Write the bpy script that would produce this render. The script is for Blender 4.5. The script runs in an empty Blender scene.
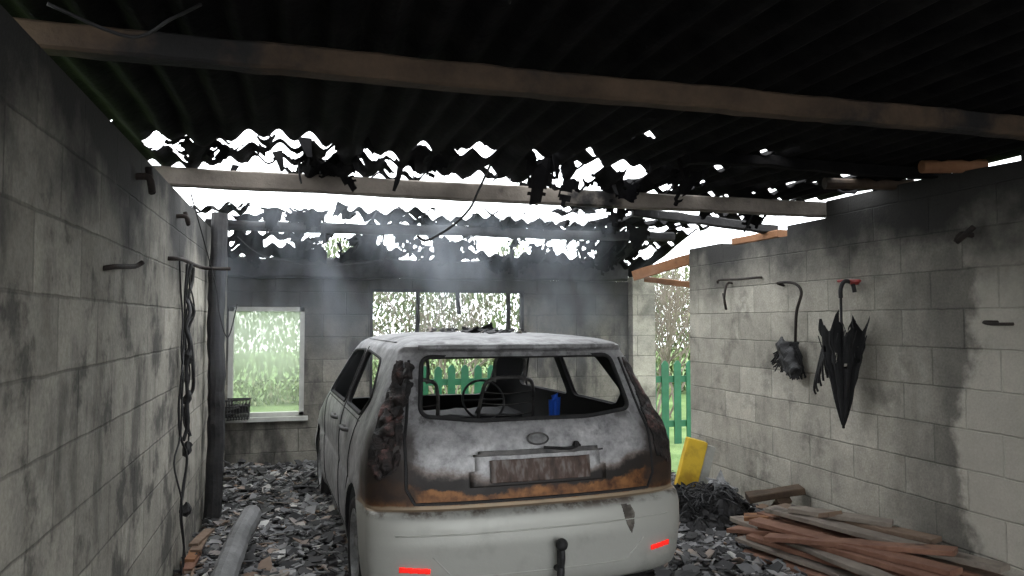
import bpy, bmesh, math, random
from mathutils import Vector, Matrix, noise as mn
random.seed(7)
S=bpy.context.scene
try:
    S.view_settings.view_transform='Standard'
except Exception: pass
C=bpy.context.collection
# ---------------------------------------------------------------- node DSL
class NT:
    def __init__(s,name,rough=.9,metal=0.0):
        s.m=bpy.data.materials.new(name); s.m.use_nodes=True
        s.t=s.m.node_tree; s.n=s.t.nodes; s.b=s.n['Principled BSDF']
        s.b.inputs['Roughness'].default_value=rough; s.b.inputs['Metallic'].default_value=metal
        s.out=s.n['Material Output']
        tc=s.n.new('ShaderNodeTexCoord'); s.obj=tc.outputs['Object']
        sp=s.n.new('ShaderNodeSeparateXYZ'); s.t.links.new(s.obj,sp.inputs[0])
        s.x,s.y,s.z=sp.outputs
    def put(s,sock,v):
        if isinstance(v,bpy.types.NodeSocket): s.t.links.new(v,sock)
        elif isinstance(v,(tuple,list)):
            sock.default_value=(*v,1) if len(v)==3 and len(sock.default_value)==4 else v
        else: sock.default_value=v
    def math(s,op,a,b=0.0,c=None):
        n=s.n.new('ShaderNodeMath'); n.operation=op; s.put(n.inputs[0],a); s.put(n.inputs[1],b)
        if c is not None: s.put(n.inputs[2],c)
        return n.outputs[0]
    def add(s,a,b): return s.math('ADD',a,b)
    def sub(s,a,b): return s.math('SUBTRACT',a,b)
    def mul(s,a,b): return s.math('MULTIPLY',a,b)
    def mn(s,a,b): return s.math('MINIMUM',a,b)
    def mx(s,a,b): return s.math('MAXIMUM',a,b)
    def step(s,v,a,b):
        n=s.n.new('ShaderNodeMapRange'); n.interpolation_type='SMOOTHSTEP'
        s.put(n.inputs['Value'],v); 
        if a<b:
            n.inputs['From Min'].default_value=a; n.inputs['From Max'].default_value=b
            return n.outputs[0]
        n.inputs['From Min'].default_value=b; n.inputs['From Max'].default_value=a
        n.inputs['To Min'].default_value=1; n.inputs['To Max'].default_value=0
        return n.outputs[0]
    def vec(s,x,y,z=0.0):
        n=s.n.new('ShaderNodeCombineXYZ'); s.put(n.inputs[0],x); s.put(n.inputs[1],y); s.put(n.inputs[2],z); return n.outputs[0]
    def noise(s,scale,detail=5,vec=None,rough=.6):
        n=s.n.new('ShaderNodeTexNoise'); n.inputs['Scale'].default_value=scale; n.inputs['Detail'].default_value=detail
        n.inputs['Roughness'].default_value=rough
        s.t.links.new(vec or s.obj,n.inputs['Vector']); return n.outputs['Fac']
    def ramp(s,f,stops):
        n=s.n.new('ShaderNodeValToRGB'); s.put(n.inputs[0],f); e=n.color_ramp.elements
        while len(e)<len(stops): e.new(.5)
        for i,(p,c) in enumerate(stops): e[i].position=p; e[i].color=(*c,1)
        return n.outputs[0]
    def mix(s,f,a,b,mode='MIX'):
        n=s.n.new('ShaderNodeMix'); n.data_type='RGBA'; n.blend_type=mode
        s.put(n.inputs[0],f); s.put(n.inputs[6],a); s.put(n.inputs[7],b); return n.outputs[2]
    def bump(s,h,strength=.4,dist=.02):
        n=s.n.new('ShaderNodeBump'); n.inputs['Strength'].default_value=strength; n.inputs['Distance'].default_value=dist
        s.put(n.inputs['Height'],h); s.t.links.new(n.outputs[0],s.b.inputs['Normal'])
    def col(s,c): s.put(s.b.inputs['Base Color'],c); return s
    def rough(s,v): s.put(s.b.inputs['Roughness'],v)
def g(v,t=0): return (v,v,v+t)
def simple(name,c1,c2,scale=8,rough=.85,metal=0,bump=.3,bd=.01):
    k=NT(name,rough,metal); n=k.noise(scale,6); k.col(k.ramp(n,[(.3,c1),(.7,c2)])); k.bump(k.noise(scale*4,6),bump,bd); return k.m
# ---------------------------------------------------------------- materials
def block_mat(name,axis,light,side):
    k=NT(name,.92)
    h={'y':k.y,'x':k.x}[axis]
    wv=k.vec(k.add(h,k.mul(k.sub(k.noise(9,2),.5),.012)),k.add(k.z,k.mul(k.sub(k.noise(7,2),.5),.012)))
    b=k.n.new('ShaderNodeTexBrick'); k.t.links.new(wv,b.inputs['Vector'])
    b.inputs['Scale'].default_value=1; b.inputs['Brick Width'].default_value=.45; b.inputs['Row Height'].default_value=.225
    b.inputs['Mortar Size'].default_value=.007; b.inputs['Mortar Smooth'].default_value=.8; b.inputs['Bias'].default_value=0
    L=light
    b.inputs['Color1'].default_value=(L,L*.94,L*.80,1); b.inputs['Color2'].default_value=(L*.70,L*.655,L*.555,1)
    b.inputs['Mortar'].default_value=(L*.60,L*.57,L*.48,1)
    mott=k.ramp(k.noise(5,8,rough=.7),[(.3,g(.66)),(.7,g(1.12))])
    c=k.mix(1,b.outputs['Color'],mott,'MULTIPLY')
    c=k.mix(.8,c,k.ramp(k.noise(70,4),[(.3,g(.72)),(.7,g(1.12))]),'MULTIPLY')
    n1=k.noise(1.6,6); n3=k.noise(3.2,7,rough=.65)
    streak=k.noise(1.0,6,k.vec(k.mul(h,3.5),k.mul(k.z,1.3),0))
    if side=='left':
        s1=k.step(k.add(k.z,k.mul(k.sub(n1,.5),1.6)),1.52,2.22)
        s2=k.mul(k.step(n3,.49,.63),.70)
        s3=k.mul(k.step(streak,.52,.70),.62)
        s=k.mx(s1,k.mx(s2,s3)); s=k.mn(s,.94)
    elif side=='right':
        s1=k.mul(k.step(k.add(k.z,k.mul(k.sub(n1,.5),1.1)),1.55,2.18),.96)
        clean=k.step(k.add(h,k.mul(k.sub(n1,.5),.9)),3.38,3.26)
        band=k.mul(k.step(k.add(h,k.mul(k.sub(streak,.5),.9)),4.1,3.5),.62)
        band=k.mul(band,k.sub(1.0,clean))
        s3=k.mul(k.step(n3,.51,.68),.45)
        s=k.mx(s1,k.mx(band,s3)); s=k.mn(s,.95)
        c=k.mix(k.mul(clean,.5),c,(.52,.49,.42))
        s=k.mul(s,k.sub(1.0,k.mul(k.mul(clean,k.step(k.z,1.65,1.35)),.85)))
    elif side=='pillar':
        s=k.mul(k.step(n3,.45,.65),.5)
    else:
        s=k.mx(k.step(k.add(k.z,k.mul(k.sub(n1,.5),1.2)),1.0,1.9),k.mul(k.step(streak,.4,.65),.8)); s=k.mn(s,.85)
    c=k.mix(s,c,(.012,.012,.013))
    k.col(c)
    hh=k.add(k.mul(b.outputs['Fac'],-.7),k.mul(k.noise(60,5),.4))
    k.bump(hh,.7,.011)
    return k.m
M_L=block_mat('soot_blockwork_left','y',.47,'left')
M_R=block_mat('soot_blockwork_right','y',.54,'right')
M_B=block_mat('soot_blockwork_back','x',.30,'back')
M_pil=block_mat('blockwork_pillar','x',.45,'pillar')
def wood(name,c1,c2,char=.5):
    k=NT(name,.85); v=k.vec(k.mul(k.x,6),k.mul(k.y,6),k.mul(k.z,6))
    n=k.noise(3,8,rough=.7); c=k.ramp(n,[(.3,c1),(.7,c2)])
    f=k.step(k.noise(1.7,6),char,char+.12)
    c=k.mix(f,c,(.01,.009,.009)); k.col(c); k.bump(k.noise(25,8),.6,.01); return k.m
M_beam=wood('scorched_timber',(.032,.020,.012),(.12,.078,.048),.50)
M_beamg=wood('grey_timber',(.10,.085,.072),(.25,.215,.18),.55)
M_log=wood('weathered_log',(.12,.12,.12),(.27,.27,.27),.62)
M_plank=wood('reddish_plank',(.13,.055,.034),(.30,.16,.105),.57)
M_plank2=wood('brown_plank',(.11,.07,.047),(.25,.175,.125),.56)
M_plank3=wood('grey_plank',(.12,.10,.082),(.30,.255,.21),.60)
M_orange=wood('raw_timber',(.18,.08,.035),(.34,.165,.08),.56)
M_char=simple('charcoal',(.006,.006,.007),(.030,.028,.028),14,.8)
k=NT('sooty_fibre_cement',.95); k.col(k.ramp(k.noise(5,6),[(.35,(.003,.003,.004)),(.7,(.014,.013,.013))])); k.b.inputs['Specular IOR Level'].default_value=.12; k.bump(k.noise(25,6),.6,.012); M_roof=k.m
M_black=simple('burnt_black_plastic',(.006,.006,.007),(.025,.024,.025),20,.6)
M_metal=simple('burnt_steel',(.05,.05,.052),(.20,.19,.18),12,.55,.5)
M_iron=simple('rusty_iron',(.010,.008,.007),(.04,.028,.022),20,.8)
k=NT('ash_covered_floor',.95)
c=k.ramp(k.noise(3,9,rough=.75),[(.3,(.03,.029,.028)),(.55,(.11,.106,.10)),(.75,(.26,.25,.24))])
c=k.mix(.8,c,k.ramp(k.noise(40,6),[(.35,g(.4)),(.65,g(1.2))]),'MULTIPLY'); k.col(c); k.bump(k.noise(25,8),.8,.03); M_floor=k.m
k=NT('slate_and_ash_chips',.75)
oi=k.n.new('ShaderNodeNewGeometry'); rp=oi.outputs['Random Per Island']
c=k.ramp(rp,[(0,(.012,.012,.013)),(.30,(.06,.058,.058)),(.65,(.20,.20,.205)),(.84,(.34,.335,.33)),(.90,(.22,.14,.09)),(1,(.6,.6,.58))])
k.col(k.mix(1,c,k.ramp(k.noise(2.2,5),[(.35,g(.45)),(.65,g(1.3))]),'MULTIPLY')); M_chip=k.m
# burnt car paint
k=NT('burnt_car_paint',.5,.3)
ax=k.math('ABSOLUTE',k.x)
n1=k.noise(2.6,7,rough=.65); n2=k.noise(9,7,rough=.7); n5=k.noise(28,6,rough=.7)
base=k.ramp(n2,[(.3,(.24,.235,.24)),(.5,(.46,.455,.46)),(.72,(.68,.67,.67))])
base=k.mix(.6,base,k.ramp(n5,[(.35,g(.6)),(.6,g(1.1))]),'MULTIPLY')
dark=k.step(n1,.58,.68)
c=k.mix(k.mul(dark,.75),base,(.045,.043,.044))
zz=k.add(k.z,k.mul(k.sub(n1,.5),.26))
zz=k.sub(zz,k.mul(k.step(ax,.35,.72),.06))
rearm=k.step(k.y,.5,.3)
side=k.step(k.y,.35,.6)
rustn=k.ramp(k.noise(14,5),[(.35,(.07,.025,.010)),(.65,(.36,.16,.055))])
c=k.mix(k.mul(k.mul(k.step(zz,.79,.75),rearm),.75),c,(.11,.065,.04))
c=k.mix(k.mul(k.step(zz,.765,.725),rearm),c,(.022,.018,.016))
c=k.mix(k.mul(k.mul(k.step(zz,.685,.665),rearm),.9),c,rustn)
c=k.mix(k.mul(k.mul(k.step(k.add(k.z,k.mul(n2,.03)),.642,.63),rearm),.8),c,(.42,.34,.24))
cor=k.mul(k.mul(k.step(k.add(ax,k.mul(k.sub(n2,.5),.26)),.56,.65),rearm),k.step(k.z,1.06,.92))
cor=k.mul(cor,k.step(k.z,.60,.66))
c=k.mix(k.mul(cor,.88),c,(.034,.025,.021))
gl=k.mul(k.mul(k.step(k.z,.96,1.01),k.step(k.z,1.40,1.36)),rearm)
c=k.mix(k.mul(gl,k.mul(k.step(n2,.42,.58),.75)),c,(.03,.028,.028))
top=k.step(k.z,1.36,1.39)
c=k.mix(k.mul(top,k.mul(k.step(n2,.42,.60),.6)),c,(.07,.066,.064))
c=k.mix(k.mul(side,k.mul(k.step(n1,.44,.62),.5)),c,(.08,.077,.08))
bm=k.mul(k.step(k.z,.603,.598),k.step(k.y,1.0,.6))
bc=k.mix(k.step(k.noise(3,6),.5,.72),(.50,.50,.46),(.38,.378,.345))
bc=k.mix(k.mul(k.step(k.z,.56,.60),k.step(n2,.42,.6)),bc,(.13,.10,.08))
c=k.mix(bm,c,bc)
k.col(c); k.rough(k.add(.32,k.mul(n2,.35))); k.bump(k.add(n2,k.mul(k.mul(n5,.5),k.sub(1.0,bm))),.2,.012); M_car=k.m
k=NT('car_interior_charred',.95); k.col((.02,.02,.021)); M_int=k.m
M_ash=simple('white_ash_metal',(.12,.12,.12),(.42,.42,.42),18,.8,.2)
k=NT('melted_lamp',.5); k.col(k.ramp(k.noise(9,6),[(.42,(.008,.007,.007)),(.56,(.035,.024,.022)),(.66,(.20,.10,.09)),(.8,(.5,.46,.45))])); k.bump(k.noise(18,6),1,.03); M_lamp=k.m
k=NT('red_reflector',.25); k.col((.9,.02,.015)); k.b.inputs['Emission Color'].default_value=(1,.03,.02,1); k.b.inputs['Emission Strength'].default_value=.6; M_red=k.m  # unlit reflector; slight emission painted in to imitate light it throws back
k=NT('scorched_number_plate',.6); v=k.vec(k.mul(k.x,22),k.mul(k.z,8)); k.col(k.ramp(k.noise(1.0,3,v),[(.35,(.045,.025,.018)),(.5,(.10,.06,.045)),(.65,(.22,.19,.175))])); M_plate=k.m
k=NT('green_fence_paint',.6); k.col(k.ramp(k.noise(6,4),[(.3,(.008,.085,.04)),(.7,(.018,.14,.065))])); M_green=k.m
k=NT('lawn',1); k.col(k.ramp(k.noise(1.5,8),[(.35,(.09,.18,.045)),(.65,(.22,.32,.12))])); k.bump(k.noise(30,4),.6,.05); M_lawn=k.m
k=NT('tarmac_drive',1); k.col(k.ramp(k.noise(4,8),[(.35,(.12,.12,.12)),(.65,(.22,.215,.21))])); M_drive=k.m
k=NT('leaves',.8); gi=k.n.new('ShaderNodeNewGeometry')
k.col(k.ramp(gi.outputs['Random Per Island'],[(0,(.09,.12,.05)),(.4,(.14,.20,.075)),(.75,(.22,.28,.12)),(1,(.34,.31,.22))])); M_leaf=k.m
M_bark=simple('bark',(.10,.08,.06),(.28,.24,.2),8)
M_white=simple('window_paint',(.38,.38,.35),(.55,.55,.51),8,.6,0,.1)
k=NT('yellow_face',.6); k.col(k.ramp(k.noise(7,6),[(.35,(.50,.30,.02)),(.55,(.75,.50,.03))])); M_yel=k.m
M_pale=simple('pale_foam',(.25,.25,.22),(.5,.5,.45),7)
k=NT('blue_plastic',.5); k.col((.02,.10,.55)); M_blue=k.m
k=NT('dirty_pane',.4)
tr=k.n.new('ShaderNodeBsdfTransparent'); tr.inputs[0].default_value=(.74,.78,.70,1); tl=k.n.new('ShaderNodeBsdfTranslucent'); tl.inputs[0].default_value=(.46,.52,.41,1)
mx=k.n.new('ShaderNodeMixShader'); k.put(mx.inputs[0],k.add(k.add(.12,k.mul(k.step(k.z,.2,.7),.42)),k.mul(k.noise(5,5),.25))); k.t.links.new(tr.outputs[0],mx.inputs[1]); k.t.links.new(tl.outputs[0],mx.inputs[2]); k.t.links.new(mx.outputs[0],k.out.inputs[0]); M_pane=k.m
M_cloth=simple('burnt_cloth',(.003,.003,.004),(.012,.012,.013),25,.85)
M_redp=simple('red_plastic',(.25,.02,.02),(.4,.05,.04),10,.5)
# ---------------------------------------------------------------- geometry helpers
def obj(name,bm,mat,parent=None,smooth=False,loc=None):
    me=bpy.data.meshes.new(name); bm.normal_update(); bm.to_mesh(me); bm.free()
    o=bpy.data.objects.new(name,me); C.objects.link(o)
    for m in (mat if isinstance(mat,(list,tuple)) else [mat]): me.materials.append(m)
    if smooth:
        for p in me.polygons: p.use_smooth=True
    if parent: o.parent=parent
    if loc: o.location=loc
    return o
def empty(name,loc=(0,0,0)):
    e=bpy.data.objects.new(name,None); e.location=loc; e.empty_display_size=.1; C.objects.link(e); return e
def abox(bm,lo,hi):
    vs=[bm.verts.new((x,y,z)) for x in (lo[0],hi[0]) for y in (lo[1],hi[1]) for z in (lo[2],hi[2])]
    for f in [(0,1,3,2),(4,6,7,5),(0,4,5,1),(2,3,7,6),(0,2,6,4),(1,5,7,3)]: bm.faces.new([vs[i] for i in f])
    return vs
def beam(bm,p0,p1,w,h,nseg=24,nz=.006,rnd=False,up=Vector((0,0,1)),seed=0,taper=1.0):
    p0=Vector(p0);p1=Vector(p1); d=(p1-p0).normalized(); 
    if abs(d.dot(up))>.95: up=Vector((1,0,0))
    s=d.cross(up).normalized(); u=s.cross(d).normalized()
    if rnd: sec=[(math.cos(a)*w/2,math.sin(a)*h/2) for a in [i*math.tau/12 for i in range(12)]]
    else:
        b=min(w,h)*.12; W=w/2;H=h/2
        sec=[(W,H-b),(W-b,H),(-W+b,H),(-W,H-b),(-W,-H+b),(-W+b,-H),(W-b,-H),(W,-H+b)]
    rings=[]
    for i in range(nseg+1):
        t=i/nseg; c=p0.lerp(p1,t); r=[]
        tp=1+(taper-1)*t
        for (a,q) in sec:
            p=c+s*a*tp+u*q*tp; n=mn.noise_vector(p*9+Vector((seed,0,0)))*nz+mn.noise_vector(p*1.3+Vector((seed*3,0,0)))*nz*1.5
            r.append(bm.verts.new(p+n))
        rings.append(r)
    m=len(sec)
    for i in range(nseg):
        for j in range(m): bm.faces.new([rings[i][j],rings[i][(j+1)%m],rings[i+1][(j+1)%m],rings[i+1][j]])
    bm.faces.new(rings[0][::-1]); bm.faces.new(rings[-1])
def tube(bm,pts,r,n=8,closed=False):
    pts=[Vector(p) for p in pts]; rings=[]
    N=len(pts); prev=None
    for i,p in enumerate(pts):
        if closed: d=(pts[(i+1)%N]-pts[i-1])
        else: d=(pts[min(i+1,N-1)]-pts[max(i-1,0)])
        if d.length<1e-9: d=Vector((0,0,1))
        d.normalize()
        if prev is None:
            a=Vector((0,0,1)) if abs(d.z)<.9 else Vector((1,0,0)); s=d.cross(a).normalized()
        else:
            s=(prev-d*prev.dot(d)); s=s.normalized() if s.length>1e-6 else d.cross(Vector((1,0,0))).normalized()
        prev=s; u=d.cross(s); rr=r[i] if isinstance(r,(list,tuple)) else r
        rings.append([bm.verts.new(p+(s*math.cos(k*math.tau/n)+u*math.sin(k*math.tau/n))*rr) for k in range(n)])
    for i in range(N if closed else N-1):
        A=rings[i];B=rings[(i+1)%N]
        for j in range(n): bm.faces.new([A[j],A[(j+1)%n],B[(j+1)%n],B[j]])
    if not closed: bm.faces.new(rings[0][::-1]); bm.faces.new(rings[-1])
def smoothpts(P,k=6):
    P=[Vector(p) for p in P]; out=[]
    for i in range(len(P)-1):
        a=P[max(i-1,0)];b=P[i];c=P[i+1];d=P[min(i+2,len(P)-1)]
        for j in range(k):
            t=j/k; out.append(.5*((2*b)+(c-a)*t+(2*a-5*b+4*c-d)*t*t+(-a+3*b-3*c+d)*t**3))
    out.append(P[-1]); return out
def recalc(bm): bmesh.ops.recalc_face_normals(bm,faces=bm.faces[:])
# ---------------------------------------------------------------- room
XL,XR=-.68,3.6
bm=bmesh.new(); abox(bm,(XL-.15,-.8,0),(XL,7.9,2.24)); recalc(bm); obj('wall_left',bm,M_L)
bm=bmesh.new()
prof=[(-.8,0),(6.46,0),(6.46,2.2),(5.9,2.2),(5.9,2.16),(4.95,2.16),(4.95,2.24),(4.5,2.24),(4.5,2.36),(3.6,2.36),(3.6,2.36),(3.0,2.34),(3.0,2.39),(-.8,2.39)]
prof=[p for i,p in enumerate(prof) if i==0 or p!=prof[i-1]]
a=[bm.verts.new((XR,y,z)) for y,z in prof]; b=[bm.verts.new((XR+.15,y,z)) for y,z in prof]
bm.faces.new(a); bm.faces.new(b[::-1])
for i in range(len(prof)): bm.faces.new([a[i],a[(i+1)%len(prof)],b[(i+1)%len(prof)],b[i]])
recalc(bm); obj('wall_right',bm,M_R)
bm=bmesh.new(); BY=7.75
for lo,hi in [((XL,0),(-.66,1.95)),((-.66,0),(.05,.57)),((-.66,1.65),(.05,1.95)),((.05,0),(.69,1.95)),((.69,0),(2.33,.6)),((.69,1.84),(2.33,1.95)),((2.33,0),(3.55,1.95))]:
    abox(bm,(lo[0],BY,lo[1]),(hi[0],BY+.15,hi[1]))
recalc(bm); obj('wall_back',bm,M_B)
bm=bmesh.new(); abox(bm,(3.55,BY-.12,0),(3.82,BY+.15,2.0)); recalc(bm); obj('wall_pillar',bm,M_pil)
bm=bmesh.new(); bmesh.ops.create_grid(bm,x_segments=60,y_segments=90,size=1)
for v in bm.verts:
    v.co.x=XL+(v.co.x+1)/2*(XR-XL); v.co.y=-.8+(v.co.y+1)/2*8.7; v.co.z=0
obj('floor',bm,M_floor)
def quad(bm,x0,y0,x1,y1,z): bm.faces.new([bm.verts.new(p) for p in ((x0,y0,z),(x1,y0,z),(x1,y1,z),(x0,y1,z))])
bm=bmesh.new(); quad(bm,-30,-.8,30,40,-.03); obj('lawn_ground',bm,M_lawn)
bm=bmesh.new(); quad(bm,-30,-30,30,-.8,-.03); obj('driveway_ground',bm,M_drive)
def frame(name,x0,x1,z0,z1,w,mat,mull=(),pane=None):
    e=empty(name,((x0+x1)/2,BY+.06,z0)); ox,oy,oz=e.location
    bm=bmesh.new()
    for lo,hi in [((x0,z0),(x1,z0+w)),((x0,z1-w),(x1,z1)),((x0,z0),(x0+w,z1)),((x1-w,z0),(x1,z1))]:
        abox(bm,(lo[0]-ox,-.05,lo[1]-oz),(hi[0]-ox,.03,hi[1]-oz))
    recalc(bm); obj('window_frame',bm,mat,e)
    for q,(mxx,lean,bot) in enumerate(mull):
        bm=bmesh.new(); beam(bm,(mxx-ox+lean,0,bot),(mxx-ox,0,z1-z0),.04,.04,nseg=16,nz=.008,seed=q); recalc(bm); obj('charred_bar_%d'%q,bm,mat,e)
    if pane:
        bm=bmesh.new(); bm.faces.new([bm.verts.new(p) for p in ((x0-ox,0,0),(x1-ox,0,0),(x1-ox,0,z1-z0),(x0-ox,0,z1-z0))]); obj('window_pane',bm,pane,e)
    return e
frame('window_1',-.66,.05,.57,1.65,.045,M_white,(),M_pane)
frame('window_2',.69,2.33,.6,1.84,.03,M_char,((1.18,.01,0),(1.6,.03,.98),(2.17,-.01,0)))
bm=bmesh.new(); abox(bm,(-.68,BY-.06,.535),(.09,BY+.0,.575)); recalc(bm); obj('trim_1',bm,M_white)
# ---------------------------------------------------------------- roof
def roof_z(x,y):
    b=2.435
    if y>6.7: b-=(y-6.7)*.30
    s=mn.noise(Vector((x*1.2,y*1.2,3)))*.03
    if y<3.4: s*=.3
    else: s-=max(0,mn.noise(Vector((x*2.1,y*1.7,9))))*.10*min(1,(y-3.4)*2)
    return b+s*1.0+.024*math.sin(math.tau*x/.146)
def hole(x,y):
    q=math.floor(x/.146+.25)
    n=mn.noise(Vector((x*2.2,y*2.0,1)))+.45*mn.noise(Vector((q*5.3,y*3.5,4)))+.3*mn.noise(Vector((x*9,y*9,2)))
    if y<3.3: return False
    if y<3.85: t=.62 if .9<x<2.7 else .95
    elif y<4.5:
        n=mn.noise(Vector((x*5.2,y*4.2,11)))+.35*mn.noise(Vector((x*12,y*12,2)))+.35*mn.noise(Vector((x*1.3,y*1.3,5)))
        t=.24 if x<2.5 else .42
    elif y<4.78: t=.02 if x<1.9 else .40
    elif y<6.42: 
        t=-.95 if x<1.8 else (-.02 if x<2.9 else -.15)
        if y>6.15: t=max(t,-.15)
        if x>3.0 and y>5.0: t=-.4
    elif y<6.75: t=.12
    elif y<7.4: t=-.22 if x<2.5 else .2
    else: t=.45
    return n>t
bm=bmesh.new(); dx=.146/8; dy=.03
nx=int(4.75/dx); ny=int(8.6/dy); X0=-.93; Y0=-.75
V={}
def gv(i,j):
    if (i,j) not in V:
        x=X0+i*dx;y=Y0+j*dy
        V[i,j]=bm.verts.new((x,y,roof_z(x,y)))
    return V[i,j]
for i in range(nx):
    for j in range(ny):
        if not hole(X0+(i+.5)*dx,Y0+(j+.5)*dy): bm.faces.new([gv(i,j),gv(i+1,j),gv(i+1,j+1),gv(i,j+1)])
for _ in range(2): bmesh.ops.smooth_vert(bm,verts=[v for v in bm.verts if v.is_boundary],factor=.5,use_axis_x=True,use_axis_y=True,use_axis_z=False)
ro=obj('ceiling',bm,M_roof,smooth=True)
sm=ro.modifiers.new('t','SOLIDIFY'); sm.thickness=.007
bm=bmesh.new(); RR=random.Random(21)
for i in range(56):
    y=RR.choice([4.0,4.35,4.8,6.35,6.5,6.75,6.9,7.1,7.3,7.5]); x=RR.uniform(-.5,3.3)
    if 4.5<y<6.3 and x<1.6 and RR.random()<.6: x=RR.uniform(1.7,3.3)
    W=RR.uniform(.12,.42); H=RR.uniform(.12,.32); ang=RR.uniform(.15,1.25)*RR.choice([1,1,-1]); rz=RR.uniform(-.5,.5); ph=RR.uniform(0,9)
    nu=int(W/.018); nv=int(H/.02); Vv={}
    ca,sa=math.cos(ang),math.sin(ang)
    for a in range(nu+1):
        for b in range(nv+1):
            u=a*W/nu-W/2; v=b*H/nv; w=.02*math.sin(u/.146*math.tau+ph)
            yy=v*ca-w*sa; zz_=-abs(v*sa)+w*ca
            p=Vector((u*math.cos(rz)-yy*math.sin(rz),u*math.sin(rz)+yy*math.cos(rz),zz_))
            Vv[a,b]=Vector((x,y,min(roof_z(x,y),2.42)-.0))+p+mn.noise_vector(p*6+Vector((i,0,0)))*.012
    BV={}
    for a in range(nu):
        for b in range(nv):
            ed=1-b/nv*.9; 
            if abs((a+.5)/nu-.5)>.5*(ed+.35*mn.noise(Vector((a*.5,b*.5,i*3)))) or mn.noise(Vector((a*.4,b*.4,i*7)))>.35: continue
            q=[]
            for kk in ((a,b),(a+1,b),(a+1,b+1),(a,b+1)):
                if kk not in BV: BV[kk]=bm.verts.new(Vv[kk])
                q.append(BV[kk])
            bm.faces.new(q)
for i in range(70):
    x=random.uniform(-.5,3.2); y=random.choice([3.9,4.3,4.75,6.4,6.7,6.9,7.1,7.3])+random.uniform(-.15,.15)
    zt=roof_z(x,y)+.01; L=random.uniform(.04,.16); w=random.uniform(.02,.09); a=random.uniform(0,3.1)
    beam(bm,(x,y,zt),(x+random.uniform(-.06,.06),y+random.uniform(-.05,.05),zt-L),w,.008,nseg=4,nz=.012,up=Vector((math.cos(a),math.sin(a),0)),taper=.4,seed=i)
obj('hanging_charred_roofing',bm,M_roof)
def B(name,p0,p1,w,h,mat,**k):
    bm=bmesh.new(); beam(bm,p0,p1,w,h,**k); recalc(bm); return obj(name,bm,mat)
B('wooden_beam',(-.83,2.5,2.345),(3.75,2.5,2.34),.08,.085,M_beam,nseg=60,nz=.006)
B('wooden_beam',(-.83,4.6,2.325),(3.72,4.6,2.31),.08,.105,M_beamg,nseg=60,nz=.004,seed=3)
B('wooden_beam',(-.75,6.6,2.30),(3.5,6.6,2.33),.09,.09,M_char,nseg=50,nz=.008,rnd=True,seed=5)
B('wooden_beam',(2.0,3.6,2.385),(3.7,3.55,2.375),.06,.06,M_roof,nseg=50,nz=.008,seed=6)
B('wooden_beam',(-.68,7.72,2.03),(3.5,7.72,2.05),.16,.2,M_char,nseg=50,nz=.02,seed=8)
B('wooden_beam',(2.5,5.4,2.36),(3.72,5.25,2.25),.07,.07,M_char,nseg=20,nz=.01,seed=9)
B('timber_post',(-.60,6.0,0),(-.60,6.0,2.32),.12,.12,M_char,nseg=40,nz=.012,rnd=True,seed=2)
B('timber_offcut',(3.67,5.1,2.20),(3.67,5.75,2.20),.10,.06,M_orange,nseg=14,nz=.004,seed=4)
B('timber_offcut',(3.38,3.42,2.375),(3.72,3.32,2.385),.075,.075,M_orange,nseg=10,nz=.006,rnd=True,seed=11)
B('timber_offcut',(3.15,3.95,2.36),(3.72,3.85,2.37),.07,.07,M_beam,nseg=10,nz=.006,rnd=True,seed=12)
B('timber_brace',(3.22,6.9,1.96),(3.70,6.44,2.14),.05,.10,M_orange,nseg=14,seed=13)
B('timber_brace',(3.68,7.56,1.97),(3.68,6.42,1.84),.05,.06,M_orange,nseg=14,seed=14)
def cable(name,P,r=.006,mat=None):
    bm=bmesh.new(); tube(bm,smoothpts(P),r,6); recalc(bm); return obj(name,bm,mat or M_black,smooth=True)
cable('hanging_cable',[(1.06,4.2,2.42),(1.03,4.45,2.27),(1.00,4.48,2.2),(.93,4.5,2.12),(.84,4.52,2.05),(.74,4.55,2.0),(.68,4.5,2.02)],.008)
cable('hanging_cable',[(-.5,6.5,2.2),(-.3,6.5,2.05),(.1,6.5,1.98),(.6,6.5,2.02),(1.1,6.5,2.16),(1.5,6.5,2.27)],.005)
cable('hanging_cable',[(-.62,4.7,2.25),(-.52,5.1,1.75),(-.5,5.2,1.55),(-.45,5.25,1.4),(-.40,5.3,1.62)],.004)
cable('hanging_cable',[(-.62,2.1,2.3),(-.45,2.2,2.27),(-.35,2.2,2.33),(-.28,2.25,2.40)],.005)
e=empty('wall_cable_bundle',(XL,4.8,1.0))
for i in range(7):
    bm=bmesh.new(); P_=[]
    y0=random.uniform(-.24,.20)
    for kx in range(12):
        t=kx/11; P_.append((.035+random.uniform(-.01,.03),y0*(1-t*.3)+random.uniform(-.06,.06)+.05*math.sin(t*9+i),.84-t*random.uniform(1.25,1.3)*(1.4 if i%2 else .8)))
    P_=[(p[0],p[1],max(p[2],-.97)) for p in P_]
    tube(bm,smoothpts(P_,4),random.choice([.005,.007,.011]),6); recalc(bm); obj('cable_%d'%i,bm,M_black,e,True)
bm=bmesh.new()
for z in (.3,.05,-.25,-.6): 
    bmesh.ops.create_icosphere(bm,subdivisions=2,radius=.04,matrix=Matrix.Translation((.05,random.uniform(-.05,.08),z))@Matrix.Diagonal((.7,.8,1.2,1)))
for v in bm.verts: v.co+=mn.noise_vector(v.co*25)*.02
obj('junctions',bm,M_black,e)
def hook(name,base,pts,r=.009,mat=None):
    bm=bmesh.new(); tube(bm,smoothpts(pts,4),r,7)
    recalc(bm); o=obj(name,bm,mat or M_iron,smooth=True); o.location=base; return o
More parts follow.
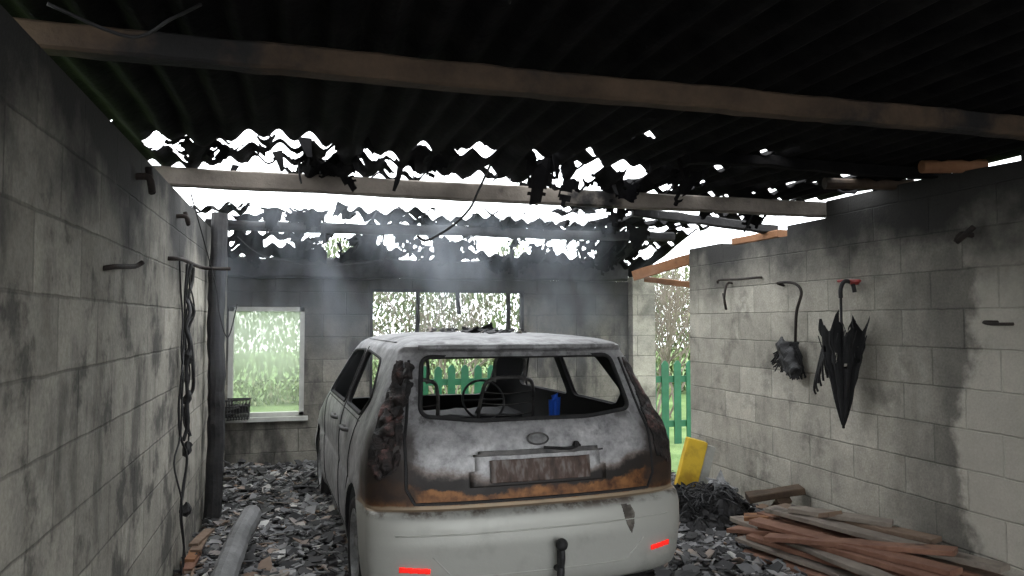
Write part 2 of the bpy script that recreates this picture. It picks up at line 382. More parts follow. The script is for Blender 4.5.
hook('wall_bracket',(XL,4.55,1.84),[(-.02,-.2,0),(.04,-.2,0),(.05,0,.01),(.06,.5,.01),(.12,.55,0),(.25,.55,0)],.012)
hook('wall_bracket',(XL,3.0,1.72),[(-.02,0,-.03),(.03,0,-.02),(.05,.25,0),(.07,.3,.02)],.010)
hook('wall_hook',(XL,3.5,2.12),[(-.02,0,.0),(.05,0,0),(.06,.02,-.06),(.04,.04,.05)],.016)
hook('wall_hook',(XL,4.6,2.10),[(-.02,0,.0),(.05,0,0),(.06,.02,-.04),(.04,.04,.03)],.013)
hook('wall_hook',(XR,3.3,1.98),[(.02,0,0),(-.05,.03,.01),(-.06,.05,-.03),(-.05,-.05,.04)],.016)
hook('wall_hook',(XR,3.15,1.5),[(.02,0,0),(-.05,.05,0),(-.06,.0,-.01),(-.05,-.12,-.01)],.009)
hook('wall_bracket',(XR,5.55,1.86),[(.02,-.25,.0),(-.04,-.25,0),(-.05,0,0),(-.05,.3,.01),(-.04,.33,-.02)],.010)
hook('wall_bracket',(XR,5.72,1.75),[(.02,0,.08),(-.05,0,.08),(-.08,0,-.05),(-.05,.02,-.14),(-.06,.05,.0)],.010)
# ---------------------------------------------------------------- umbrella
e=empty('burnt_umbrella',(XR-.14,4.20,.82))
bm=bmesh.new(); tube(bm,[(0,0,-.02),(0,0,.85)],.009); tube(bm,smoothpts([(0,0,.84),(.0,0,.90),(.03,.0,.95),(.09,0,.94),(.11,0,.88)]),.014); recalc(bm); obj('shaft_and_handle',bm,M_black,e,True)
bm=bmesh.new(); N=64; rings=[]
for i in range(19):
    t=i/18; r=[]
    for j in range(N):
        a=j*math.tau/N; R=(.014+.165*t**.85)*(.66+.34*abs(math.sin(a*4+t*.8)))
        z=t*.62+(.16*mn.noise(Vector((math.cos(a)*3,math.sin(a)*3,2)))+.06*abs(math.sin(a*4)) if i>15 else 0)
        p=Vector((math.cos(a)*R*.75,math.sin(a)*R-.02*t,z)); p+=mn.noise_vector(p*12)*.018*t
        r.append(bm.verts.new(p))
    rings.append(r)
for i in range(18):
    for j in range(N):
        if i>10 and mn.noise(Vector((j*.3,i*.4,7)))>.26-.02*(i-10): continue
        bm.faces.new([rings[i][j],rings[i][(j+1)%N],rings[i+1][(j+1)%N],rings[i+1][j]])
obj('canopy',bm,M_cloth,e)
bm=bmesh.new()
for j in range(8):
    a=j*math.tau/8+.39; tube(bm,smoothpts([(0,0,.02),(math.cos(a)*.1,math.sin(a)*.11,.4),(math.cos(a)*.10,math.sin(a)*.20,.60+random.uniform(-.12,.05))]),.004,5)
    tube(bm,[(0,0,.70),(math.cos(a)*.09,math.sin(a)*.1,.42)],.003,5)
for q in range(9):
    y=.11+.018*q; tube(bm,smoothpts([(-.0,y*.6,.60),(-.02,y,.5-q*.03),(random.uniform(-.02,.02),y+random.uniform(0,.05),.34-q*.02)]),.008,5)
recalc(bm); obj('ribs',bm,M_black,e)
bm=bmesh.new(); tube(bm,smoothpts([(.16,0,.94),(.08,0,.94),(.07,-.1,.95),(.08,.12,.96)],4),.010,7); recalc(bm); obj('hanging_hook',bm,M_redp,e,True)
e=empty('burnt_hand_broom',(XR-.07,4.82,1.08))
bm=bmesh.new(); tube(bm,smoothpts([(.08,.18,.70),(.0,.16,.72),(0,-.03,.71),(-.0,-.12,.64),(-.02,-.09,.5),(-.01,-.06,.36),(-.0,-.04,.24)]),.011); recalc(bm); obj('handle',bm,M_iron,e,True)
bm=bmesh.new()
bmesh.ops.create_icosphere(bm,subdivisions=4,radius=.12,matrix=Matrix.Translation((-.02,.02,.15))@Matrix.Rotation(math.radians(-42),4,'X')@Matrix.Diagonal((.35,.75,1.55,1)))
for v in bm.verts: v.co+=mn.noise_vector(v.co*16)*.03
obj('melted_head',bm,M_black,e)
bm=bmesh.new()
for i in range(160):
    a=random.uniform(-.35,1.2); L=random.uniform(.18,.30); y=-.02+math.sin(a)*L; z=.26-math.cos(a)*L*.9
    y0=random.uniform(-.06,.06)
    tube(bm,[(random.uniform(-.02,.02),y0,.27),(random.uniform(-.03,.03),(y0+y)*.6,.26-(.26-z)*.5),(random.uniform(-.04,.04),y,z)],.006,4)
recalc(bm); obj('bristles',bm,M_black,e)
# ---------------------------------------------------------------- CAR
car=empty('car',(1.165,3.52,0)); car.rotation_euler=(0,0,math.radians(2.6))
T=[ # z, yr, yf, w, Br, Bf
(.19,.07,3.78,.79,.22,.5),(.22,.03,3.84,.815,.24,.55),(.27,.01,3.89,.83,.25,.6),(.34,0.0,3.92,.84,.26,.6),(.45,-.012,3.93,.845,.26,.6),(.54,-.005,3.92,.845,.26,.6),(.585,.012,3.90,.843,.26,.6),(.600,.035,3.89,.841,.26,.6),
(.605,.062,3.88,.838,.25,.6),(.66,.066,3.82,.838,.25,.6),(.74,.072,3.66,.837,.24,.62),(.82,.084,3.42,.832,.24,.65),(.90,.105,3.16,.822,.23,.5),(.96,.135,3.04,.806,.22,.5),(1.0,.16,2.97,.79,.21,.45),
(1.1,.215,2.82,.75,.20,.42),(1.2,.27,2.66,.71,.18,.4),(1.3,.325,2.50,.67,.17,.4),(1.34,.345,2.40,.65,.17,.4),(1.355,.335,2.37,.64,.17,.4),(1.37,.30,2.31,.625,.19,.4),(1.385,.305,2.25,.605,.22,.4),(1.405,.39,2.12,.56,.27,.4),(1.42,.56,1.98,.48,.32,.4),(1.43,.8,1.78,.38,.3,.3),(1.436,1.05,1.5,.2,.2,.2)]
def prof_at(z):
    if z<=T[0][0]: return T[0][1:]
    for a,b in zip(T,T[1:]):
        if z<=b[0]:
            t=(z-a[0])/(b[0]-a[0]); return tuple(a[i]+(b[i]-a[i])*t for i in range(1,6))
    return T[-1][1:]
ARCH=[(.66,.30),(3.15,.30)]
def flare(x,y,z):
    f=0
    for cy,cz in ARCH:
        d=math.hypot(y-cy,z-cz); f=max(f,math.exp(-((d-.36)/.045)**2)*.018 if abs(x)>.6 else 0)
    return f
def P(s,z,off=0.0):
    yr,yf,w,Br,Bf=prof_at(z)
    nn=3.7-.5*min(1,max(0,(z-.6)/.6))
    def pt(s):
        if s<.3:
            a=s/.3*math.pi/2; xx=w*math.sin(a)**(2/nn); return xx, yr+Br*(1-max(0,math.cos(a))**(2/nn))+.05*(xx/w)**2*max(0,1-(s/.3)**3)
        if s<.75:
            t=(s-.3)/.45; y=yr+Br+(yf-Bf-yr-Br)*t; return w,y
        a=(1-s)/.25*math.pi/2; return w*max(0,math.sin(a))**(2/nn), yf-Bf*(1-max(0,math.cos(a))**(2/nn))
    x,y=pt(s); 
    x+=flare(x,y,z)
    if .62<z<.92: x+=.006*math.sin((z-.62)/.3*math.pi)
    if off:
        e=1e-3; x1,y1=pt(min(1,s+e)); x0,y0=pt(max(0,s-e)); tx,ty=x1-x0,y1-y0; L=math.hypot(tx,ty) or 1
        x+=ty/L*off; y+=-tx/L*off
    return x,y,z
SS=[.3*i/32 for i in range(32)]+[.3+.45*i/90 for i in range(90)]+[.75+.25*i/20 for i in range(21)]
ZZ=[]
for a,b in zip(T,T[1:]):
    k=max(1,int((b[0]-a[0])/.022)); ZZ+=[a[0]+(b[0]-a[0])*i/k for i in range(k)]
ZZ.append(T[-1][0])
bm=bmesh.new(); rings=[]
for z in ZZ:
    right=[P(s,z) for s in SS]
    left=[(-x,y,z_) for x,y,z_ in right[1:-1]][::-1]
    rings.append([bm.verts.new(p) for p in right+left])
n=len(rings[0])
for A,Bq in zip(rings,rings[1:]):
    for j in range(n): bm.faces.new([A[j],A[(j+1)%n],Bq[(j+1)%n],Bq[j]])
bm.faces.new(rings[0][::-1]); bm.faces.new(rings[-1])
recalc(bm)
shell=obj('body_shell',bm,[M_car,M_int],smooth=True)
so=shell.modifiers.new('s','SOLIDIFY'); so.thickness=.022; so.offset=-1; so.material_offset=1; so.use_even_offset=False
def roundpoly(pts,r=.05,k=5):
    out=[]; N=len(pts)
    for i in range(N):
        p=Vector(pts[i]);a=Vector(pts[i-1]);b=Vector(pts[(i+1)%N])
        ra=min(r,(a-p).length*.4); rb=min(r,(b-p).length*.4)
        q0=p+(a-p).normalized()*ra; q1=p+(b-p).normalized()*rb
        for j in range(k+1):
            t=j/k; out.append((1-t)**2*q0+2*t*(1-t)*p+t*t*q1)
    return out
cutters=[]
def cutter(poly,axis,lo,hi,r=.05):
    q=roundpoly(poly,r) if r else [Vector(p) for p in poly]
    bm=bmesh.new()
    def mk(a,b,c): return (c,a,b) if axis=='x' else (a,c,b)
    A=[bm.verts.new(mk(p[0],p[1],lo)) for p in q]; Bv=[bm.verts.new(mk(p[0],p[1],hi)) for p in q]
    bm.faces.new(A); bm.faces.new(Bv[::-1])
    for i in range(len(q)): bm.faces.new([A[i],A[(i+1)%len(q)],Bv[(i+1)%len(q)],Bv[i]])
    recalc(bm); o=obj('cut',bm,M_int); cutters.append(o)
    m=shell.modifiers.new('b','BOOLEAN'); m.operation='DIFFERENCE'; m.solver='EXACT'; m.object=o
RW=[(-.575,1.035),(-.535,1.318),(.535,1.318),(.575,1.035),(.30,1.008),(-.30,1.008)]
cutter(RW,'y',-.2,.7,.05)
cutter([(-.62,.83),(-.53,1.335),(.53,1.335),(.62,.83)],'y',2.25,3.4,.06)
W1=[(.64,1.08),(.84,1.29),(1.47,1.32),(1.47,.985),(.80,.985)]
W2=[(1.57,.98),(1.57,1.32),(2.08,1.30),(2.62,1.03),(2.60,.97)]
cutter(W1,'x',-1,1,.05); cutter(W2,'x',-1,1,.05)
for cy,cz in ARCH:
    circ=[(cy+math.cos(i*math.tau/40)*.335,cz+math.sin(i*math.tau/40)*.335) for i in range(40)]
    cutter(circ,'x',.60,1.1,0); cutter(circ,'x',-1.1,-.60,0)
bpy.context.view_layer.update()
dg=bpy.context.evaluated_depsgraph_get()
me=bpy.data.meshes.new_from_object(shell.evaluated_get(dg))
shell.modifiers.clear(); shell.data=me
for o in cutters: bpy.data.objects.remove(o)
shell.parent=car
for p in me.polygons: p.use_smooth=True
try: me.set_sharp_from_angle(angle=math.radians(38))
except Exception as ex: print(ex)
def s_from_x(x,z):
    lo,hi=0,.3
    for _ in range(30):
        m=(lo+hi)/2
        if P(m,z)[0]<x: lo=m
        else: hi=m
    return lo
def s_from_y(y,z):
    lo,hi=.3,.75
    for _ in range(30):
        m=(lo+hi)/2
        if P(m,z)[1]<y: lo=m
        else: hi=m
    return lo
def RP(x,z,off=.0):
    s=s_from_x(abs(x),z); q=P(s,z,off); return (math.copysign(q[0],x) if x else 0.0,q[1],z)
def SP(y,z,sg,off=0.0):
    q=P(s_from_y(y,z),z,off); return (sg*q[0],q[1],z)
bm=bmesh.new()
def seam(fn,poly,r=.004):
    pts=[]
    for a,b in zip(poly,poly[1:]):
        k=max(2,int(math.hypot(b[0]-a[0],b[1]-a[1])/.02))
        pts+=[fn(a[0]+(b[0]-a[0])*i/k,a[1]+(b[1]-a[1])*i/k) for i in range(k)]
    pts.append(fn(*poly[-1])); tube(bm,pts,r,6)
seam(RP,[(-.60,1.30),(-.64,1.02),(-.66,.93),(-.66,.70),(-.62,.63),(.62,.63),(.66,.70),(.66,.93),(.64,1.02),(.60,1.30)],.008)
for sg in (1,-1):
    f=lambda y,z:SP(y,z,sg)
    seam(f,[(.66,1.06),(.80,.96),(.98,.70),(1.05,.52),(1.12,.28),(2.62,.28),(2.68,.60),(2.66,.95)],.005)
    seam(f,[(1.52,1.34),(1.52,.28)],.006)
    seam(f,[(.75,.955),(2.64,.945)],.004)
recalc(bm); obj('panel_gaps',bm,M_black,car)
bm=bmesh.new()
rw=roundpoly(RW,.05); tube(bm,[RP(p[0],p[1],.004) for p in rw],.012,6,True)
for sg in (1,-1):
    for W in (W1,W2):
        tube(bm,[SP(p[0],p[1],sg,.002) for p in roundpoly(W,.05)],.009,6,True)
recalc(bm); obj('window_seals',bm,M_char,car,True)
def patch(name,fn,poly,mat,thick=.012,nz=0.0,res=28):
    xs=[p[0] for p in poly]; zs=[p[1] for p in poly]; x0,x1,z0,z1=min(xs),max(xs),min(zs),max(zs)
    def inside(x,z):
        c=False; N=len(poly)
        for i in range(N):
            a=poly[i];b=poly[i-1]
            if (a[1]>z)!=(b[1]>z) and x<(b[0]-a[0])*(z-a[1])/(b[1]-a[1]+1e-12)+a[0]: c=not c
        return c
    bm=bmesh.new(); V={}
    def v(i,j):
        if (i,j) not in V:
            x=x0+(x1-x0)*i/res; z=z0+(z1-z0)*j/res; q=Vector(fn(x,z,thick)); 
            if nz: q+=mn.noise_vector(q*16)*nz+mn.noise_vector(q*50)*nz*.4
            V[i,j]=bm.verts.new(q)
        return V[i,j]
    for i in range(res):
        for j in range(res):
            if inside(x0+(x1-x0)*(i+.5)/res,z0+(z1-z0)*(j+.5)/res): bm.faces.new([v(i,j),v(i+1,j),v(i+1,j+1),v(i,j+1)])
    recalc(bm); o=obj(name,bm,mat,car,True); m=o.modifiers.new('s','SOLIDIFY'); m.thickness=thick*1.2; m.offset=0; return o
for sg,nm in ((-1,'left'),(1,'right')):
    fn=lambda s,z,off:(sg*P(s,z,off)[0],P(s,z,off)[1],z)
    patch('tail_lamp_'+nm,fn,[(.15,.80),(.20,.74),(.245,.80),(.245,1.0),(.24,1.2),(.24,1.30),(.205,1.30),(.18,1.1),(.155,.98)],M_lamp,.006,.02 if sg<0 else .01,34)
bm=bmesh.new(); RL=random.Random(3)
for i in range(16):
    q=P(RL.uniform(.17,.22),RL.uniform(.82,1.25),.008); bmesh.ops.create_icosphere(bm,subdivisions=3,radius=RL.uniform(.018,.038),matrix=Matrix.Translation((-q[0],q[1],q[2]))@Matrix.Diagonal((1,.8,1.5,1)))
for v in bm.verts: v.co+=mn.noise_vector(v.co*22)*.025
obj('melted_lamp_plastic',bm,M_lamp,car,True)
patch('plate_recess',RP,[(-.36,.70),(.36,.70),(.33,.85),(-.33,.85)],M_car,.008,0,24)
patch('number_plate',RP,[(-.26,.72),(.26,.72),(.26,.825),(-.26,.825)],M_plate,.020,.002,24)
patch('tailgate_grip',RP,[(-.34,.845),(.34,.845),(.30,.868),(-.30,.868)],M_metal,.020,.003,26)
bm=bmesh.new(); tube(bm,[RP(.055*math.cos(a),.915+.026*math.sin(a),.01) for a in [i*math.tau/24 for i in range(24)]],.005,6,True); recalc(bm); obj('emblem_ring',bm,M_metal,car,True)
patch('emblem',RP,[(.05*math.cos(i*math.tau/20),.915+.022*math.sin(i*math.tau/20)) for i in range(20)],M_ash,.006,0,16)
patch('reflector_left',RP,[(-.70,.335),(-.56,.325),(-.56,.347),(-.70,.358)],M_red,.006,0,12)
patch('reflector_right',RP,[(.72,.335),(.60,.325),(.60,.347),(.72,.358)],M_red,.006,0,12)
bm=bmesh.new(); seam(RP,[(-.72,.50),(.72,.50)],.004); seam(RP,[(-.55,.40),(-.45,.295),(.45,.295),(.55,.40)],.004); recalc(bm); obj('bumper_creases',bm,M_car,car,True)
k=NT('bumper_scorch',.8); k.col(k.ramp(k.noise(14,6),[(.4,(.07,.06,.05)),(.65,(.24,.22,.19))])); 
patch('bumper_scorch',RP,[(.42,.575),(.475,.57),(.495,.53),(.49,.47),(.475,.43),(.455,.46),(.435,.51)],k.m,.0015,.0008,24)
bm=bmesh.new()
tube(bm,smoothpts([(.06,.03,.30),(.06,-.04,.31),(.06,-.07,.36),(.06,-.065,.41)]),.016); bmesh.ops.create_uvsphere(bm,u_segments=14,v_segments=10,radius=.03,matrix=Matrix.Translation((.06,-.065,.43)))
tube(bm,[(.06,-.05,.40),(.06,-.05,.16)],.02); recalc(bm); obj('tow_hitch',bm,M_black,car,True)
bm=bmesh.new(); tube(bm,smoothpts([RP(.02,.875,.03),RP(.08,.87,.035),RP(.16,.865,.035),RP(.22,.875,.02)]),.008); bmesh.ops.create_uvsphere(bm,u_segments=10,v_segments=8,radius=.018,matrix=Matrix.Translation(RP(.2,.88,.02))); recalc(bm); obj('rear_wiper',bm,M_char,car,True)
bm=bmesh.new()
tube(bm,[RP(-.55+1.10*i/30,1.368,.012) for i in range(31)],.017,8)
for sg in (1,-1): tube(bm,[SP(.75+1.3*i/20,1.385,sg,.0) for i in range(21)],.006,6)
recalc(bm); obj('roof_spoiler',bm,M_car,car,True)
bm=bmesh.new()
for sg in (1,-1):
    for y in (1.1,1.72):
        tube(bm,smoothpts([SP(y,.86,sg,-.005),SP(y+.02,.865,sg,.03),SP(y+.14,.865,sg,.03),SP(y+.16,.86,sg,-.005)]),.013,8)
recalc(bm); obj('door_handles',bm,M_metal,car,True)
def wheel(name,x,y,sg):
    bm=bmesh.new(); 
    def ring(prof,N=40):
        R=[[bm.verts.new((xx,math.cos(i*math.tau/N)*r,math.sin(i*math.tau/N)*r)) for i in range(N)] for xx,r in prof]
        for A,Bq in zip(R,R[1:]):
            for j in range(N): bm.faces.new([A[j],A[(j+1)%N],Bq[(j+1)%N],Bq[j]])
    ring([(.07*sg,.20),(.085*sg,.215),(.085*sg,.19),(.03*sg,.18),(-.09*sg,.18),(-.09*sg,.21)])
    ring([(.05*sg,.001),(.055*sg,.05),(.035*sg,.055),(.03*sg,.06)])
    for i in range(5):
        a=i*math.tau/5; beam(bm,(.04*sg,math.cos(a)*.04,math.sin(a)*.04),(.055*sg,math.cos(a)*.19,math.sin(a)*.19),.06,.02,nseg=4,nz=0,up=Vector((1,0,0)))
    recalc(bm); r=obj(name+'_rim',bm,M_ash,car,False,(x,y,.285))
    bm=bmesh.new(); ring([(.07*sg,.205),(.09*sg,.235),(.09*sg,.265),(.06*sg,.283),(-.06*sg,.283),(-.09*sg,.25),(-.09*sg,.205)])
    for v in bm.verts: v.co+=mn.noise_vector(v.co*12)*.006
    ring([(0,.001),(0,.15),(-.02*sg,.15)],24)
    recalc(bm); obj(name+'_tyre_remains',bm,M_char,car,True,(x,y,.285))
for i,(x,y,sg) in enumerate([(-.755,.66,-1),(.755,.66,1),(-.755,3.15,-1),(.755,3.15,1)]): wheel('wheel_%d'%(i+1),x,y,sg)
def seat(name,x,y):
    bm=bmesh.new()
    tube(bm,smoothpts([(x-.2,y,.35),(x-.21,y+.0,.6),(x-.19,y-.12,1.0),(x-.12,y-.16,1.10),(x+.12,y-.16,1.10),(x+.19,y-.12,1.0),(x+.21,y,.6),(x+.2,y,.35)]),.014,8)
    tube(bm,smoothpts([(x-.11,y-.16,1.08),(x-.11,y-.17,1.22),(x-.06,y-.18,1.27),(x+.06,y-.18,1.27),(x+.11,y-.17,1.22),(x+.11,y-.16,1.08)]),.012,8)
    for i in range(8):
        z=.45+i*.08; yy=y-max(0,(z-.6))*.3; tube(bm,smoothpts([(x-.2,yy,z),(x,yy+.02,z-.02),(x+.2,yy,z)],4),.004,5)
    abox(bm,(x-.22,y-.02,.30),(x+.22,y+.48,.40)); abox(bm,(x-.2,y+.05,.22),(x+.2,y+.4,.30))
    recalc(bm); obj(name,bm,M_metal,car)
seat('front_seat_frame_1',-.36,1.75); seat('front_seat_frame_2',.34,1.75)
bm=bmesh.new()
for x in (-.3,.3): beam(bm,(x,.82,.45),(x,.74,.84),.54,.03,nseg=10,nz=.02,up=Vector((0,1,0)))
abox(bm,(-.6,.85,.32),(.6,1.3,.42)); recalc(bm); obj('rear_bench',bm,M_int,car)
bm=bmesh.new(); beam(bm,(-.72,2.62,.70),(.72,2.62,.70),.40,.14,nseg=24,nz=.02); beam(bm,(0,1.6,.3),(0,2.5,.35),.2,.2,nseg=8,nz=.01); recalc(bm); obj('dashboard',bm,M_int,car)
bm=bmesh.new(); tube(bm,[(.36+.17*math.cos(a),2.32+.08*math.sin(a),.88+.15*math.sin(a)) for a in [i*math.tau/28 for i in range(28)]],.010,8,True)
tube(bm,[(.36,2.5,.76),(.36,2.32,.88)],.02); tube(bm,[(.19,2.32,.88),(.53,2.32,.88)],.008); recalc(bm); obj('steering_wheel',bm,M_int,car,True)
bm=bmesh.new(); abox(bm,(.24,.55,.78),(.31,.61,1.08)); bmesh.ops.bevel(bm,geom=bm.edges[:],offset=.02,segments=3,affect='EDGES')
for v in bm.verts: v.co+=mn.noise_vector(v.co*14)*.03
recalc(bm); obj('blue_bottle',bm,M_blue,car,True)
bm=bmesh.new(); beam(bm,(-.66,.45,.76),(.66,.45,.76),.35,.03,nseg=24,nz=.02); recalc(bm); obj('load_floor',bm,M_int,car)
for sg in (-1,1):
    fn=lambda s,z,off:(sg*P(s,z,off)[0],P(s,z,off)[1],z)
    patch('headlamp_%s'%('l' if sg<0 else 'r'),fn,[(.80,.60),(.88,.58),(.88,.67),(.80,.70)],M_black,.006,.004,12)
def chips(name,N,region,mat,smin=.03,smax=.11,hfun=None,seed=1,parent=None,skip=None,spike=.28):
    R=random.Random(seed); bm=bmesh.new()
    for _ in range(N):
        x,y=region(R)
        if skip and skip(x,y): continue
        h=hfun(x,y) if hfun else 0
        s=R.uniform(smin,smax)*R.uniform(.35,1)**1.3; k=R.randint(4,6); a0=R.uniform(0,6.28)
        tilt=Matrix.Rotation(R.gauss(0,spike),3,'X')@Matrix.Rotation(R.gauss(0,spike),3,'Y')
        c=Vector((x,y,h+R.uniform(.004,.03))); th=R.uniform(.004,.01)
        top=[];bot=[]; ar=R.uniform(1,2.2)
        for i in range(k):
            a=a0+i*math.tau/k; r=s*R.uniform(.55,1.05)/1.6; p=Matrix.Rotation(a0*2,3,'Z')@Vector((math.cos(a)*r*ar,math.sin(a)*r,0))
            top.append(bm.verts.new(c+tilt@(p+Vector((0,0,th))))); bot.append(bm.verts.new(c+tilt@p))
        bm.faces.new(top); bm.faces.new(bot[::-1])
        for i in range(k): bm.faces.new([top[i],bot[i],bot[(i+1)%k],top[(i+1)%k]])
    return obj(name,bm,mat,parent)
chips('roof_ash',60,lambda R:(R.gauss(.02,.09),R.gauss(1.1,.12)),M_char,.03,.09,hfun=lambda x,y:1.425,seed=5,parent=car)
chips('roof_ash_scatter',60,lambda R:(R.uniform(-.3,.3),R.uniform(.85,1.7)),M_chip,.02,.05,hfun=lambda x,y:1.425,seed=6,parent=car)
# ---------------------------------------------------------------- debris
def hL(x,y): return .02+.05*max(0,mn.noise(Vector((x*2.5,y*2.5,0))))+.10*max(0,(y-6.2)/1.5)
chips('fallen_roof_debris',5600,lambda R:(R.uniform(XL+.05,.35),R.uniform(3.2,7.6)),M_chip,.02,.13,hfun=hL,seed=2)
HX,HY=2.93,5.12
def heap(x,y):
    r=((x-HX)/.46)**2+((y-HY)/.44)**2
    return max(0,1-r)**1.1*.20*(1+.6*mn.noise(Vector((x*5,y*5,0))))
def hR(x,y): return .01+heap(x,y)
chips('fallen_roof_debris',4800,lambda R:(R.uniform(2.0,XR-.05),R.uniform(3.2,7.6)),M_chip,.02,.13,hfun=hR,seed=3,skip=lambda x,y:heap(x,y)>.035)
bm=bmesh.new(); bmesh.ops.create_grid(bm,x_segments=70,y_segments=70,size=1)
for v in bm.verts:
    x=HX+v.co.x*.47; y=HY+v.co.y*.45; v.co=Vector((x,y,.001+heap(x,y)+.05*abs(mn.noise(Vector((x*14,y*14,0))))*min(1,heap(x,y)*8)))
e=empty('ash_heap',(0,0,0)); obj('ash_mound',bm,M_char,e)
chips('heap_fragments',420,lambda R:(R.gauss(HX,.17),R.gauss(HY,.15)),M_char,.03,.12,hfun=heap,seed=33,parent=e,spike=.7)
bm=bmesh.new(); Rr=random.Random(12)
for i in range(150):
    a=Rr.uniform(0,6.28); x=HX+Rr.gauss(0,.15); y=HY+Rr.gauss(0,.13); z=heap(x,y)+.02; d=Vector((math.cos(a),math.sin(a),0))*Rr.uniform(.05,.14)
    tube(bm,smoothpts([Vector((x,y,z))-d,Vector((x,y,z+Rr.uniform(.02,.06))),Vector((x,y,z-.01))+d],4),Rr.uniform(.004,.008),5)
recalc(bm); obj('burnt_wires',bm,M_black,e,True)
chips('pale_ash_lump',70,lambda R:(R.gauss(3.16,.045),R.gauss(5.15,.045)),M_ash,.04,.12,hfun=lambda x,y:heap(x,y)+.06,seed=9,parent=e,spike=.7)
e=empty('yellow_foam_block',(3.13,5.78,.01)); e.rotation_euler=(0,math.radians(15),math.radians(-14))
bm=bmesh.new(); vs=abox(bm,(-.085,-.05,0),(.085,.05,.51)); bmesh.ops.bevel(bm,geom=bm.edges[:],offset=.006,segments=2,affect='EDGES'); recalc(bm); obj('yellow_side',bm,M_yel,e)
bm=bmesh.new(); abox(bm,(.086,-.045,.0),(.16,.045,.49)); bmesh.ops.bevel(bm,geom=bm.edges[:],offset=.006,segments=2,affect='EDGES'); recalc(bm); obj('pale_side',bm,M_pale,e)
B('charred_board',(3.20,4.92,.20),(3.57,4.78,.27),.15,.05,M_beam,nseg=10,seed=31)
B('charred_board',(3.42,4.96,.03),(3.43,4.80,.20),.12,.05,M_plank2,nseg=10,seed=32)
# plank pile
R=random.Random(4); e=empty('plank_pile',(3.2,3.83,0)); mats=[M_plank,M_plank,M_plank2,M_plank3,M_plank]
idx=0
for L in range(5):
    z=.03+L*.034
    for i in range(6-L//2):
        x=-.33+L*.04+i*.125+R.uniform(-.03,.03); a=R.uniform(-.30,.06); Ln=R.uniform(.45,.8); yc=R.uniform(-.1,.12)
        d=Vector((math.sin(a)-.06,math.cos(a),R.uniform(-.02,.03)))
        c=Vector((x,yc,z+R.uniform(0,.012)))
        p0=c-d*Ln; p1=c+d*Ln*.95
        for p in (p0,p1): p.x=min(max(p.x,-.42),.33)
        bm=bmesh.new(); beam(bm,p0,p1,R.uniform(.07,.12),R.uniform(.02,.035),nseg=16,nz=.004,seed=idx); recalc(bm); obj('plank_%d'%idx,bm,R.choice(mats),e); idx+=1
for (p0,p1,m) in [((-.15,.6,.25),(.31,-.75,.23),M_plank3),((.0,.7,.23),(.33,-.3,.25),M_plank2),((-.30,.55,.19),(.05,-.7,.22),M_plank),((-.36,.72,.10),(-.15,.1,.20),M_plank),((-.25,.75,.16),(.1,.5,.22),M_orange),((-.1,.45,.28),(.3,.0,.27),M_plank3),((-.38,.3,.16),(.2,-.55,.27),M_plank),((-.05,.85,.10),(.05,.2,.30),M_plank2)]:
    bm=bmesh.new(); beam(bm,p0,p1,.12,.03,nseg=16,nz=.004,seed=idx); recalc(bm); obj('plank_%d'%idx,bm,m,e); idx+=1
B('fallen_log',(-.42,3.8,.08),(-.30,5.35,.22),.135,.135,M_log,nseg=30,nz=.008,rnd=True,seed=21)
e=empty('scorched_wood_scraps',(-.60,4.85,0))
for i in range(7):
    bm=bmesh.new(); y=R.uniform(-.3,.15); beam(bm,(R.uniform(-.03,.02),y,.03+.02*i),(R.uniform(-.03,.07),y+R.uniform(.15,.3),.05+.02*i),.06,.02,nseg=6,nz=.006,seed=i); recalc(bm); obj('scrap_%d'%i,bm,R.choice([M_orange,M_plank,M_plank2]),e)
e=empty('burnt_wire_basket',(-.55,BY-.115,.58))
bm=bmesh.new()
for z,s in ((0,.85),(.06,.9),(.12,.95),(.18,1)):
    tube(bm,[(-.11*s,-.10,z),(.11*s,-.10+.01*z,z+.01),(.11*s,.10,z),(-.11*s,.10,z)],.008,6,True)
for i in range(8):
    x=-.10+.20*i/7
    for y in (-.1,.1): tube(bm,[(x*.88,y,0),(x,y,.18)],.005,6)
    tube(bm,[(x*.88,-.1,0),(x*.88,.1,0)],.005,6)
recalc(bm); obj('basket_wires',bm,M_black,e)
bm=bmesh.new(); beam(bm,(-.10,0,.03),(.09,0,.10),.14,.07,nseg=12,nz=.03); recalc(bm); obj('charred_contents',bm,M_char,e)
# ---------------------------------------------------------------- outside
def fence(name,x0,x1,y,h,z0=-.05):
    e=empty(name,((x0+x1)/2,y,z0)); bm=bmesh.new(); ox=(x0+x1)/2; x=x0
    while x<x1:
        w=.095; hh=h+random.uniform(-.01,.01)
        pts=[(x,0),(x+w,0),(x+w,hh-.05),(x+w*.7,hh-.008),(x+w*.5,hh),(x+w*.3,hh-.008),(x,hh-.05)]
        A=[bm.verts.new((a-ox,-.01,b)) for a,b in pts];Bv=[bm.verts.new((a-ox,.01,b)) for a,b in pts]
        bm.faces.new(A); bm.faces.new(Bv[::-1])
        for i in range(len(pts)): bm.faces.new([A[i],A[(i+1)%len(pts)],Bv[(i+1)%len(pts)],Bv[i]])
        x+=.172
    abox(bm,(x0-ox,.01,h*.25),(x1-ox,.04,h*.25+.08)); abox(bm,(x0-ox,.01,h*.75),(x1-ox,.04,h*.75+.08))
    recalc(bm); obj('pickets',bm,M_green,e)
fence('picket_fence',1.3,3.6,9.4,1.0); fence('picket_fence',3.7,6.0,8.6,1.12,-.1)
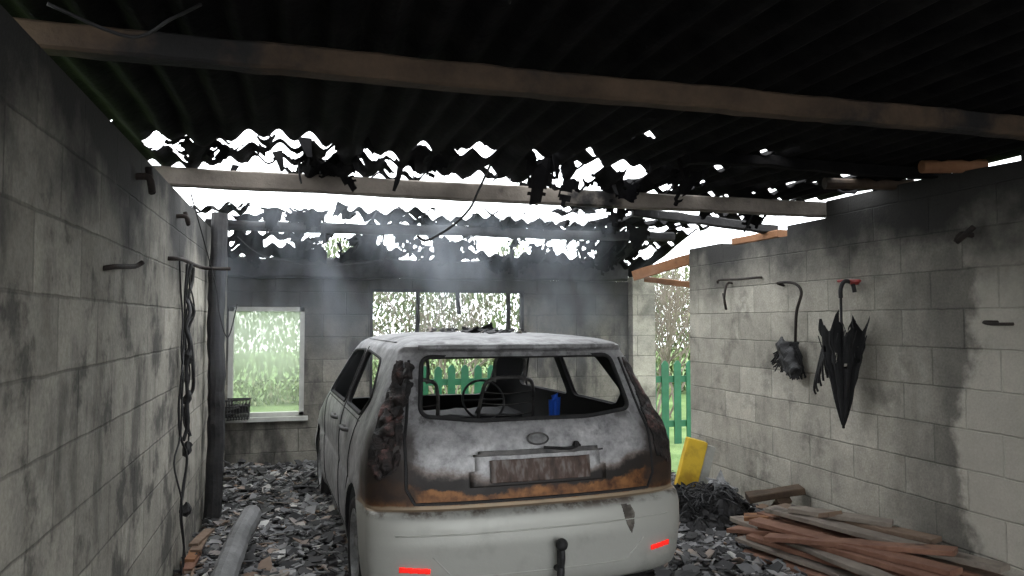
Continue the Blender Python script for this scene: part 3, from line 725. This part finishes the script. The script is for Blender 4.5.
def hedge(name,x0,x1,y,h,d,N,seed):
    R=random.Random(seed); bm=bmesh.new()
    for _ in range(N):
        x=R.uniform(x0,x1); hh=h*(.85+.30*mn.noise(Vector((x*.6,seed,0)))+.15*mn.noise(Vector((x*2.5,seed,1))))
        z=R.uniform(-.03,hh); yy=y+R.uniform(-d,d)*(1-.4*z/h); s=R.uniform(.03,.09)
        m=Matrix.Rotation(R.uniform(0,6.28),3,'Z')@Matrix.Rotation(R.uniform(0,3.1),3,'X')
        c=Vector((x,yy,z)); bm.faces.new([bm.verts.new(c+m@Vector(p)) for p in ((-s*.4,0,0),(0,-s,0),(s*.4,0,0),(0,s,0))])
    return obj(name,bm,M_leaf)
hedge('garden_hedge',-7,12,15,3.1,.7,60000,1)
def shrub(name,base,h,seed,n=9):
    R=random.Random(seed); bm=bmesh.new()
    def grow(p,d,L,r,depth):
        q=p+d*L; m=p.lerp(q,.5)+Vector([R.uniform(-1,1)*L*.07 for _ in range(3)])
        tube(bm,[p,m,q],[r,r*.85,r*.7],5)
        if depth:
            for _ in range(3):
                dd=(d+Vector((R.gauss(0,.45),R.gauss(0,.45),R.gauss(.1,.35)))).normalized(); grow(p.lerp(q,R.uniform(.6,1)),dd,L*R.uniform(.55,.8),r*.62,depth-1)
    for _ in range(n): grow(Vector(base)+Vector((R.gauss(0,.2),R.gauss(0,.2),0)),Vector((R.gauss(0,.35),R.gauss(0,.3),1)).normalized(),h*.38,.018,4)
    return obj(name,bm,M_bark)
shrub('bare_shrub',(5.4,10.8,-.03),3.0,1,18); shrub('bare_shrub',(2.2,12.2,-.03),2.6,2,8)
# ---------------------------------------------------------------- smoke still rising from the wreck
k=NT('thin_smoke'); k.n.remove(k.b)
vs=k.n.new('ShaderNodeVolumePrincipled'); vs.inputs['Color'].default_value=(.82,.90,1,1); vs.inputs['Anisotropy'].default_value=.5
v=k.vec(k.mul(k.x,1.9),k.mul(k.y,1.2),k.mul(k.z,.9))
d=k.step(k.noise(1.3,3,v),.48,.66)
hgt=k.step(k.z,.9,1.7)
k.put(vs.inputs['Density'],k.add(.008,k.mul(k.mul(d,hgt),.24)))
k.t.links.new(vs.outputs[0],k.out.inputs['Volume'])
bm=bmesh.new(); abox(bm,(XL+.15,4.9,1.0),(2.6,7.0,2.34)); recalc(bm); obj('smoke_haze',bm,k.m)
# ---------------------------------------------------------------- world, camera
w=bpy.data.worlds.new('overcast'); S.world=w; w.use_nodes=True
bg=w.node_tree.nodes['Background']; bg.inputs[0].default_value=(.94,.97,1.0,1); bg.inputs[1].default_value=4.0
cd=bpy.data.cameras.new('cam'); cam=bpy.data.objects.new('cam',cd); C.objects.link(cam); S.camera=cam
cd.sensor_width=36; cd.lens=26.37; cd.clip_start=.02
cam.location=(0,0,1.5)
cam.rotation_euler=(math.pi/2+math.radians(2.6),0,-math.radians(15.8))
